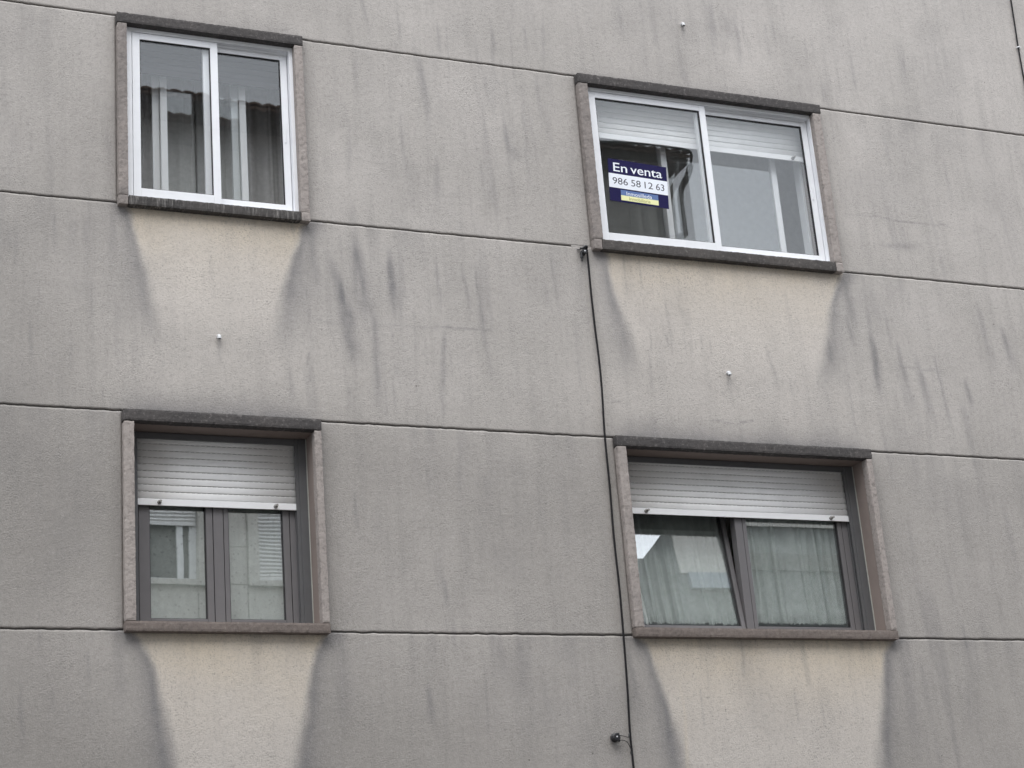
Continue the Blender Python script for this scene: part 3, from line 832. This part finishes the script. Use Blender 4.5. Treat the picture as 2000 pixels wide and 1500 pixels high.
lower_window('LL', 'narrow lower window with grey frames and half lowered white shutter', (-1.958, -0.808), (0.044, 1.303), (-1.418, -1.355), ((-1.820, -1.465), (-1.321, -0.966)),
             (-1.892, -0.920, -1.900, -0.884), 0.829, (-1.763, -1.019), 11.0)
lower_window('LR', 'wide lower window with tilted left sash and white shutter above sheer curtains', (1.402, 3.321), (0.045, 1.306), (2.316, 2.374), ((1.536, 2.280), (2.408, 3.158)),
             (1.456, 3.196, 1.453, 3.240), 0.894, (1.614, 3.092), 47.0, tilt=math.radians(8.2))

# ------------------------------------------------------------------ upper windows (white aluminium sliders in front of older inner windows)
def upper_window(key, label, jin, zin, left, right, m_sill, seed):
    x0, x1, z0, z1 = OPEN[key]
    win = tag(empty('window', ((x0 + x1) / 2, 0.0, z0), bld), label)
    surround(win, key, jin, zin, M_JAMB_D, M_LINTEL, m_sill, seed, M_JAMB)
    ji, jr = jin; zb, zt = zin
    # fixed aluminium frame with its two tracks
    mb = frame_ring(ji + 0.001, jr - 0.001, zb + 0.001, zt - 0.001, 0.000, 0.085, left[0] - ji - 0.001 - 0.004, jr - 0.001 - right[1] - 0.004, 0.020, 0.030)
    mb.build('window_frame', M_ALU, win, bevel=0.0015)
    for p, q in ((zt - 0.045, zt - 0.031), (zb + 0.021, zb + 0.034)):
        mb = MB(); mb.box(ji + 0.03, jr - 0.03, 0.036, 0.040, p, q); mb.build('sliding_track', M_ALU, win)
    for i, (a, b, sl, sr) in enumerate((left, right)):
        yy = 0.004 if i == 0 else 0.044
        za, zc = zb + 0.016, zt - 0.034
        mb = frame_ring(a, b, za, zc, yy, yy + 0.030, sl, sr, 0.070, 0.046)
        mb.build('sash_frame', M_ALU, win, bevel=0.002)
        mb = gasket_ring(a + sl - 0.001, b - sr + 0.001, za + 0.069, zc - 0.045, yy + 0.006, yy + 0.026, 0.006)
        mb.build('glazing_seal', M_GASKET, win)
        mb = MB(); mb.box(a + sl, b - sr, yy + 0.013, yy + 0.018, za + 0.070, zc - 0.046)
        mb.build('glass_pane', M_GLASS, win)
    mb = MB(); mb.box(right[1] - right[3] + 0.012, right[1] - right[3] + 0.022, 0.038, 0.044, zb + 0.55, zb + 0.66)
    mb.build('sash_catch', M_ALU, win, bevel=0.001)
    room(x0, x1, z0, z1, 1.6 if key == 'UL' else 1.05)
    return win

def inner_sash(win, a, b, z0, z1, y, w, tilt=0.0, glass=True):
    cx, cz = (a + b) / 2, (z0 + z1) / 2
    def fn(p): return Vector((p.x, p.y + (p.z - cz) * tilt, p.z))
    mb = frame_ring(a, b, z0, z1, y, y + 0.035, w, w, 0.06, 0.06).xform(fn)
    mb.build('inner_frame', M_INNER, win, bevel=0.003)
    if glass:
        mb = MB(); mb.box(a + w, b - w, y + 0.015, y + 0.019, z0 + 0.06, z1 - 0.06); mb.xform(fn)
        mb.build('inner_pane', M_GLASS_IN, win)

ul = upper_window('UL', 'narrow upper window with white sliding sashes over a streaked black sill', (-1.977, -0.828), (2.836, 4.104),
                  (-1.933, -1.354, 0.050, 0.050), (-1.446, -0.859, 0.09, 0.047), M_SILL_D, 83.0)
shutter(ul, -1.96, -0.84, 3.835, 4.10, 0.125, 0.045, M_SLAT_D, M_SLAT_D, (), m_back=M_SLAT_D)
inner_sash(ul, -1.705, -1.113, 2.93, 4.09, 0.205, 0.046, 0.004)
inner_sash(ul, -1.753, -1.160, 2.93, 4.09, 0.243, 0.047, 0.0, glass=False)
mb = frame_ring(-1.975, -0.83, 2.842, 4.10, 0.20, 0.285, 0.02, 0.02, 0.05, 0.03)
mb.build('inner_casing', M_INNER, ul, bevel=0.002)

ur = upper_window('UR', 'wide upper window with white sliding sashes and a for sale sign', (1.393, 3.297), (2.850, 4.104),
                  (1.418, 2.381, 0.050, 0.050), (2.316, 3.285, 0.068, 0.048), M_SILL_K, 121.0)
shutter(ur, 1.40, 3.285, 3.760, 4.10, 0.125, 0.045, M_SLAT, M_BAR, (3.17,), m_back=M_PVC)
inner_sash(ur, 2.074, 3.066, 2.93, 4.09, 0.210, 0.047, -0.003)
inner_sash(ur, 1.42, 2.124, 2.93, 4.09, 0.248, 0.047, 0.0)
mb = frame_ring(1.395, 3.295, 2.855, 4.10, 0.205, 0.290, 0.02, 0.02, 0.05, 0.03)
mb.build('inner_casing', M_INNER, ur, bevel=0.002)

# ------------------------------------------------------------------ curtains (each hangs on its own rod)
c = pleats(-2.20, -1.41, 2.78, 4.15, 0.48, 7, 0.030, 3, nx=140).build('curtain', M_GREYCUR, smooth=True)
tag(c, 'grey curtain in soft folds behind left sash of the narrow upper window', 'curtain', 'grey curtains')
c = pleats(-1.39, -0.62, 2.78, 4.15, 0.50, 7, 0.030, 5, nx=140).build('curtain', M_GREYCUR, smooth=True)
tag(c, 'grey curtain in soft folds behind right sash of the narrow upper window', 'curtain', 'grey curtains')

c = pleats(-1.90, -1.43, 0.06, 1.27, 0.285, 4, 0.003, 7, nx=90).build('net_curtain', M_DOTNET, smooth=True)
tag(c, 'pale dotted net curtain behind left pane of the narrow lower window', 'curtain', 'dotted net curtains')
c = pleats(-1.36, -0.93, 0.06, 1.27, 0.285, 4, 0.003, 9, nx=90).build('net_curtain', M_DOTNET, smooth=True)
tag(c, 'pale dotted net curtain behind right pane of the narrow lower window', 'curtain', 'dotted net curtains')

tl = math.radians(8.2)
mb = pleats(1.51, 2.300, 0.160, 1.26, 0.262, 8, 0.036, 11, gather=0.005, lean=1.0, sway=0.6, nx=420, nz=70)
hy, hz = 0.218, 0.065
mb.xform(lambda p: Vector((p.x, hy + (p.y - hy) * math.cos(tl) + (p.z - hz) * math.sin(tl), hz - (p.y - hy) * math.sin(tl) + (p.z - hz) * math.cos(tl))))
c = mb.build('sheer_curtain', M_SHEER, smooth=True)
tag(c, 'sheer pale green pleated curtain with shirred hem behind the tilted sash', 'curtain', 'sheer green curtains')
mb = pleats(2.390, 3.178, 0.160, 1.26, 0.264, 9, 0.036, 19, gather=0.005, lean=1.0, sway=0.6, nx=420, nz=70)
c = mb.build('sheer_curtain', M_SHEER, smooth=True)
tag(c, 'sheer pale green pleated curtain with shirred hem right of the mullion', 'curtain', 'sheer green curtains')

# ------------------------------------------------------------------ for sale sign on the left pane of the wide upper window
SW, SH = 0.4745, 0.341
sign = tag(empty('for_sale_sign', (1.511, 0.0165, 3.200)), 'navy and white for sale sign with phone number stuck on window glass', 'sign')
SROT = Matrix.Rotation(math.radians(2.55), 4, 'Y')
sign.rotation_euler = (0, math.radians(2.55), 0)
def sign_part(name, mat, u0, u1, v0, v1, d):
    mb = MB(); mb.box(u0 * SW, u1 * SW, -d - 0.0012, -d, (1 - v1) * SH, (1 - v0) * SH)
    me = mb.mesh(name, mat)
    o = bpy.data.objects.new(name, me); COL.objects.link(o); o.parent = sign
    return o
sign_part('backing_sheet', M_NAVY, 0, 1, 0, 1, 0.0)
sign_part('phone_band', M_PAPER, 0.0, 1.0, 0.347, 0.680, 0.0013)
sign_part('agency_band', M_BLUE, 0.19, 0.825, 0.712, 0.838, 0.0013)
sign_part('agency_band', M_YELLOW, 0.19, 0.825, 0.838, 0.955, 0.0013)
def lettering(name, text, mat, u0, u1, vcap, vbase, bold=0.0, d=0.0028):
    cu = bpy.data.curves.new(name, 'FONT'); cu.body = text; cu.size = 1.0; cu.resolution_u = 4; cu.offset = bold
    t = bpy.data.objects.new('tmp', cu); COL.objects.link(t)
    bpy.context.view_layer.update()
    me = bpy.data.meshes.new_from_object(t.evaluated_get(bpy.context.evaluated_depsgraph_get()))
    bpy.data.objects.remove(t)
    co = np.empty(len(me.vertices) * 3); me.vertices.foreach_get('co', co); co = co.reshape(-1, 3)
    mnx, mxx = co[:, 0].min(), co[:, 0].max()
    cap = 0.72                                                   # cap height of the built-in face
    x = u0 * SW + (co[:, 0] - mnx) / (mxx - mnx) * (u1 - u0) * SW
    z = (1 - vbase) * SH + co[:, 1] / cap * (vbase - vcap) * SH
    out = np.stack([x, np.full_like(x, -d), z], -1)
    me.vertices.foreach_set('co', out.ravel()); me.update()
    me.materials.clear(); me.materials.append(mat)
    o = bpy.data.objects.new(name, me); COL.objects.link(o); o.parent = sign
    return o
lettering('lettering', 'En', M_PAPER, 0.085, 0.320, 0.075, 0.288, 0.006)
lettering('lettering', 'venta', M_PAPER, 0.375, 0.915, 0.075, 0.288, 0.006)
for word, a, b in (('986', 0.062, 0.318), ('58', 0.375, 0.537), ('12', 0.603, 0.745), ('63', 0.797, 0.940)):
    lettering('phone_number', word, M_INK, a, b, 0.428, 0.590, 0.0)
lettering('lettering', 'Inmosilleda', M_PAPER, 0.285, 0.715, 0.733, 0.825, 0.0)
lettering('lettering', 'Inmobiliaria', M_OLIVE, 0.325, 0.685, 0.855, 0.935, 0.0)

# ------------------------------------------------------------------ cables on the facade
def smooth_path(pts, n=8):
    out = []
    P = [Vector(p) for p in pts]
    for i in range(len(P) - 1):
        p0, p1, p2, p3 = P[max(i - 1, 0)], P[i], P[i + 1], P[min(i + 2, len(P) - 1)]
        for k in range(n):
            t = k / n
            out.append(0.5 * ((2 * p1) + (p2 - p0) * t + (2 * p0 - 5 * p1 + 4 * p2 - p3) * t * t + (3 * p1 - p0 - 3 * p2 + p3) * t ** 3))
    out.append(P[-1])
    return out
cab = [(1.236, 2.770), (1.262, 2.774), (1.268, 2.70), (1.270, 2.448), (1.274, 2.177), (1.277, 1.948), (1.274, 1.721), (1.263, 1.385), (1.266, 1.02), (1.259, 0.661), (1.259, 0.309), (1.252, -0.036), (1.245, -0.375), (1.236, -0.642), (1.235, -0.872), (1.22, -1.5), (1.24, -2.4), (1.23, -4.2)]
mb = MB(); mb.tube(smooth_path([(x, -0.019 - 0.006 * math.sin(i * 1.3), z) for i, (x, z) in enumerate(cab)]), 0.0072, 10)
tag(mb.build('cable', M_CABLE, smooth=True), 'black cable hanging down the wall between the left and right windows', 'cable')
cab2 = [(5.50, 6.9), (5.47, 6.1), (5.446, 5.453), (5.437, 5.22), (5.428, 5.002), (5.424, 4.723), (5.42, 4.3), (5.43, 3.2), (5.41, 1.5), (5.42, -1.0), (5.41, -4.2)]
mb = MB(); mb.tube(smooth_path([(x, -0.014, z) for (x, z) in cab2]), 0.0065, 10)
tag(mb.build('cable', M_CABLE, smooth=True), 'dark cable running down the wall at the top right corner', 'cable')
cl = tag(empty('cable_clip', (5.428, 0.0, 5.002)), 'small white clip holding the dark cable at top right', 'cable clip')
mb = MB(); mb.tube([(5.428 + 0.014 * math.cos(a), -0.010 - 0.012 * math.sin(a), 5.004 + 0.004 * math.cos(a)) for a in np.linspace(-0.3, math.pi + 0.3, 12)], 0.0048, 8)
mb.build('clip_loop', M_CLIP, cl)
mb = MB(); mb.box(5.438, 5.456, -0.010, 0.004, 5.000, 5.012); mb.build('clip_foot', M_CLIP, cl, bevel=0.002)
mb = MB(); mb.tube([(5.449, -0.008, 5.006), (5.449, -0.0135, 5.006)], 0.003, 8); mb.build('nail_head', M_SCREW, cl)

def knob(parent, x, z, r):
    """Ribbed black insulator knob screwed to the wall."""
    rows = []
    for (y, k) in ((0.004, 0.8), (-0.006, 0.8), (-0.010, 1.0), (-0.020, 1.0), (-0.024, 0.78), (-0.030, 0.78), (-0.034, 0.96), (-0.046, 0.92), (-0.051, 0.72)):
        rows.append([(x + r * k * math.cos(a * math.pi / 10) * (1 + 0.03 * (a % 2)), y, z + r * k * math.sin(a * math.pi / 10) * (1 + 0.03 * (a % 2))) for a in range(20)])
    mb = MB(); mb.quad_strip(rows, True); mb.f.append(tuple(range(len(mb.v) - 20, len(mb.v)))); mb.mi.append(0)
    mb.build('insulator_knob', M_IRON, parent)
    mb = MB(); mb.tube([(x, -0.050, z), (x, -0.0545, z), (x, -0.056, z)], [0.0052, 0.0052, 0.003], 10)
    mb.build('screw', M_SCREW, parent)

k = tag(empty('cable_clamp', (1.238, 0.0, 2.742)), 'black cable clamp with hanging tail at the sill corner of the wide upper window', 'cable clamp')
knob(k, 1.236, 2.744, 0.021)
mb = MB(); mb.tube(smooth_path([(1.208, -0.030, 2.772), (1.226, -0.034, 2.772), (1.244, -0.040, 2.786), (1.262, -0.034, 2.790), (1.268, -0.02, 2.776)]), [0.003] + [0.0085] * 28 + [0.006] * 4, 8)
mb.build('clamp_hook', M_IRON, k)
mb = MB(); mb.tube(smooth_path([(1.222, -0.028, 2.738), (1.219, -0.026, 2.715), (1.221, -0.024, 2.698), (1.221, -0.022, 2.676)]), [0.010] * 10 + [0.011] * 6 + [0.006] * 6 + [0.003] * 3, 8)
mb.build('cable_tail', M_IRON, k)
mb = MB(); mb.box(1.196, 1.222, -0.012, -0.006, 2.766, 2.772); mb.build('clamp_tab', M_IRON, k)

k = tag(empty('cable_clamp', (1.130, 0.0, -0.677)), 'round black cable clamp with wire arm near the bottom of the cable', 'cable clamp')
knob(k, 1.122, -0.676, 0.029)
mb = MB(); mb.tube(smooth_path([(1.145, -0.03, -0.663), (1.18, -0.028, -0.668), (1.210, -0.022, -0.674), (1.220, -0.020, -0.672), (1.226, -0.018, -0.655), (1.228, -0.016, -0.652)]), [0.0022] * 20 + [0.004] * 21, 7)
mb.build('wire_arm', M_IRON, k)
mb = MB(); mb.tube(smooth_path([(1.143, -0.03, -0.697), (1.175, -0.03, -0.695), (1.205, -0.026, -0.710), (1.228, -0.018, -0.750), (1.233, -0.014, -0.775)]), 0.0024, 7)
mb.build('wire_arm', M_IRON, k)
mb = MB(); mb.box(1.142, 1.149, -0.036, -0.02, -0.705, -0.648); mb.build('clamp_tab', M_IRON, k, bevel=0.001)
mb = MB(); mb.tube([(1.2335, -0.013, -0.765), (1.2345, -0.013, -0.782)], 0.0085, 10); mb.build('cable_tie', M_IRON, k)

# ------------------------------------------------------------------ the houses over the street (seen in the glass)
D = -12.0
opp = tag(empty('granite_house', (1.0, D, GZ)), 'pale granite house with tiled eaves across the street, mirrored in the window panes', 'house')
HX0, HX1, HZ = -14.0, 8.65, 10.0
wins = [(0.30, 1.45, 3.62, 5.15, 0.72), (2.25, 3.45, 3.62, 5.15, 0.02), (5.0, 6.2, 3.62, 5.15, 0.5), (0.30, 1.45, 6.6, 8.1, 0.3), (2.25, 3.45, 6.6, 8.1, 0.2), (5.0, 6.2, 6.6, 8.1, 0.4), (-2.6, -1.4, 3.62, 5.15, 0.3), (-2.6, -1.4, 6.6, 8.1, 0.5),
        (0.30, 1.45, 0.3, 1.9, 0.3), (2.25, 3.45, 0.3, 1.9, 0.2), (7.0, 8.0, 7.4, 8.7, 0.2)]
xs = sorted({HX0, HX1, *[w[0] for w in wins], *[w[1] for w in wins]}); zs = sorted({GZ, HZ, *[w[2] for w in wins], *[w[3] for w in wins]})
mb = MB()
for a, b in zip(xs[:-1], xs[1:]):
    for c0, c1 in zip(zs[:-1], zs[1:]):
        cx, cz = (a + b) / 2, (c0 + c1) / 2
        if any(w[0] < cx < w[1] and w[2] < cz < w[3] for w in wins): continue
        mb.box(a, b, D - 0.35, D - 0.02, c0, c1)
mb.box(HX0, HX1, D - 8, D - 0.36, GZ, HZ); mb.box(HX1 + 0.002, HX1 + 0.20, D - 7.9, D - 0.03, 9.02, HZ)
mb.build('house_wall', M_GRANITE, opp)
mb = MB()                                                        # granite slabs with open joints
jx = [2.10 - 0.66 * k for k in range(25, 0, -1)] + [2.10 + 0.66 * k for k in range(0, 11)]
jx = [x for x in jx if HX0 < x < HX1]; jx = [HX0] + jx + [HX1]
jz = [3.58 + 0.5 * k for k in range(-15, 13)] + [HZ]; jz = [z for z in jz if z > GZ]
for a, b in zip(jx[:-1], jx[1:]):
    for c0, c1 in zip(jz[:-1], jz[1:]):
        a2, b2 = a + 0.004, b - 0.004; z2, z3 = c0 + 0.004, c1 - 0.004
        hit = [w for w in wins if w[0] < b2 and w[1] > a2 and w[2] < z3 and w[3] > z2]
        segs = [(a2, b2, z2, z3)]
        for w in hit:
            new = []
            for (p, q, r, s) in segs:
                if not (w[0] < q and w[1] > p and w[2] < s and w[3] > r): new.append((p, q, r, s)); continue
                if p < w[0]: new.append((p, w[0], r, s))
                if q > w[1]: new.append((w[1], q, r, s))
                m0, m1 = max(p, w[0]), min(q, w[1])
                if r < w[2]: new.append((m0, m1, r, w[2]))
                if s > w[3]: new.append((m0, m1, w[3], s))
            segs = new
        for (p, q, r, s) in segs:
            if q - p > 0.01 and s - r > 0.01: mb.box(p, q, D - 0.02, D + random.uniform(0.0, 0.003), r, s)
tag(mb.build('stone_cladding', M_GRANITE, opp), kind='stuff')
dim = plain('opposite_room_dark', (0.05, 0.05, 0.055), 0.25)
for i, (a, b, c0, c1, open_) in enumerate(wins):
    w = empty('window', ((a + b) / 2, D, c0), opp)
    mb = MB(); mb.box(a - 0.14, b + 0.14, D, D + 0.07, c0 - 0.07, c0); mb.build('sill', M_GRANITE, w)
    mb = MB(); mb.box(a - 0.14, a, D + 0.003, D + 0.04, c0, c1 + 0.12); mb.box(b, b + 0.14, D + 0.003, D + 0.04, c0, c1 + 0.12); mb.box(a, b, D + 0.003, D + 0.04, c1, c1 + 0.12); mb.build('surround', M_GRANITE, w)
    mb = frame_ring(a + 0.002, b - 0.002, c0 + 0.002, c1, D - 0.16, D - 0.10, 0.07, 0.09, 0.05, 0.06); mb.box((a + b) / 2 + 0.32, (a + b) / 2 + 0.40, D - 0.155, D - 0.095, c0, c1); mb.build('frame', M_INNER, w)
    mb = MB(); mb.box(a, b, D - 0.20, D - 0.19, c0, c1); mb.build('pane', dim, w)
    zb = c0 + (c1 - c0) * (0.49 if i == 0 else open_)
    me = None
    mb = MB(); mb.box(a + 0.02, b - 0.02, D - 0.085, D - 0.07, zb, zb + 0.05)
    z = zb + 0.05
    while z < c1:
        mb.quad_strip([[(xx, D - 0.085, z), (xx, D - 0.066, z + 0.018), (xx, D - 0.070, z + 0.044), (xx, D - 0.085, z + 0.046)] for xx in (a + 0.02, b - 0.02)]); z += 0.052
    mb.build('shutter', M_SLAT, w)
# eaves: board, wavy clay tiles, gutter, downpipe
mb = MB(); mb.box(HX0, HX1 + 0.22, D - 0.3, D + 0.48, HZ + 0.002, HZ + 0.10); mb.build('eave_board', M_EAVE, opp)
rows = []
xx = np.arange(HX0, HX1 + 0.28, 0.02)
for (y, z) in ((D + 0.56, HZ + 0.13), (D + 0.55, HZ + 0.17), (D - 3.5, HZ + 1.45)):
    rows.append([(float(x), y, z + 0.035 * abs(math.sin(math.pi * x / 0.19)) ** 0.8) for x in xx])
mb = MB(); mb.quad_strip(rows); mb.quad_strip([[(x, y, z - 0.07) for (x, y, z) in r] for r in rows]); mb.build('tile_roof', M_TILE, opp)
mb = MB(); mb.tube(smooth_path([(7.3, D + 0.60, HZ + 0.14), (8.0, D + 0.60, HZ + 0.19), (8.35, D + 0.60, HZ + 0.20), (8.78, D + 0.60, HZ + 0.18), (8.90, D + 0.56, HZ + 0.14), (8.93, D + 0.45, HZ + 0.02)]), 0.022, 8); mb.build('gutter_wire', M_ZINC, opp)
mb = MB(); mb.tube(smooth_path([(8.93, D + 0.45, HZ + 0.02), (8.93, D + 0.30, HZ - 0.12), (8.90, D + 0.10, HZ - 0.30), (8.90, D + 0.08, HZ - 0.85), (8.88, D + 0.08, HZ - 0.98), (8.56, D + 0.10, HZ - 1.12), (8.50, D + 0.10, HZ - 1.3), (8.50, D + 0.10, GZ)]), 0.05, 10); mb.build('downpipe', M_ZINC, opp)

nb = tag(empty('parapet_house', (11.5, D, GZ)), 'lower granite house with stepped parapet beside the tall one, mirrored in the tilted sash', 'house')
mb = MB()
pz = [(8.67, GZ), (8.67, 8.42), (8.84, 8.42), (9.26, 8.86), (9.40, 8.97), (16.0, 8.97), (16.0, GZ)]
n = len(pz); mb.v = [(x, D - 0.02, z) for x, z in pz] + [(x, D - 7, z) for x, z in pz]
mb.f = [tuple(range(n)), tuple(range(n, 2 * n))] + [(i, (i + 1) % n, n + (i + 1) % n, n + i) for i in range(n)]; mb.mi = [0] * len(mb.f)
mb.build('house_wall', plain('dark_old_plaster', (0.13, 0.135, 0.13), 0.9, 0.0, 0.2, 3), nb)
mb = MB(); mb.box(9.42, 16.0, D - 0.018, D + 0.012, 8.15, 8.93); mb.box(9.45, 16.0, D - 0.018, D + 0.012, 4.62, 6.1)
mb.build('granite_band', M_GRANITE, nb)
for c0 in (0.3, 3.35, 6.2):
    for a in (12.2, 14.0):
        w = empty('window', (a + 0.5, D, c0), nb)
        mb = MB(); mb.box(a - 0.1, a + 1.2, D - 0.015, D + 0.06, c0 - 0.07, c0); mb.build('sill', M_GRANITE, w)
        mb = frame_ring(a, a + 1.1, c0, c0 + 1.25, D - 0.018, D + 0.02, 0.07, 0.07, 0.06, 0.06); mb.build('frame', M_INNER, w)
        mb = MB(); mb.box(a + 0.07, a + 1.03, D - 0.018, D + 0.004, c0 + 0.06, c0 + 1.19); mb.build('pane', dim, w)
mb = MB(); mb.box(9.52, 16.05, D - 0.018, D + 0.06, 7.87, 8.14); mb.build('string_course', plain('blue_grey_band', (0.30, 0.33, 0.36), 0.8), nb)
mb = MB(); mb.box(9.52, 16.05, D - 0.018, D + 0.06, 3.95, 4.20); mb.build('string_course', M_EAVE, nb)

# ------------------------------------------------------------------ street
mb = MB(); mb.box(-300, 300, -300, 300, GZ - 0.8, GZ - 0.16)
tag(mb.build('ground', M_ASPH), kind='structure')
mb = MB(); mb.box(-200, 200, D + 2.0, -2.2, GZ - 0.158, GZ - 0.12)
tag(mb.build('road', M_ASPH), kind='structure')
mb = MB(); mb.box(-200, 200, -2.2, 0.0, GZ - 0.158, GZ - 0.001)
tag(mb.build('near_pavement', M_PAVE, bevel=0.01), kind='structure')
mb = MB(); mb.box(-200, 200, D + 0.0, D + 2.0, GZ - 0.158, GZ - 0.001)
tag(mb.build('far_pavement', M_PAVE, bevel=0.01), kind='structure')
mb = MB()
for i in range(-12, 13): mb.box(i * 4.0, i * 4.0 + 1.8, -6.16, -6.04, GZ - 0.119, GZ - 0.116)
tag(mb.build('road_markings', M_LANE), kind='structure')
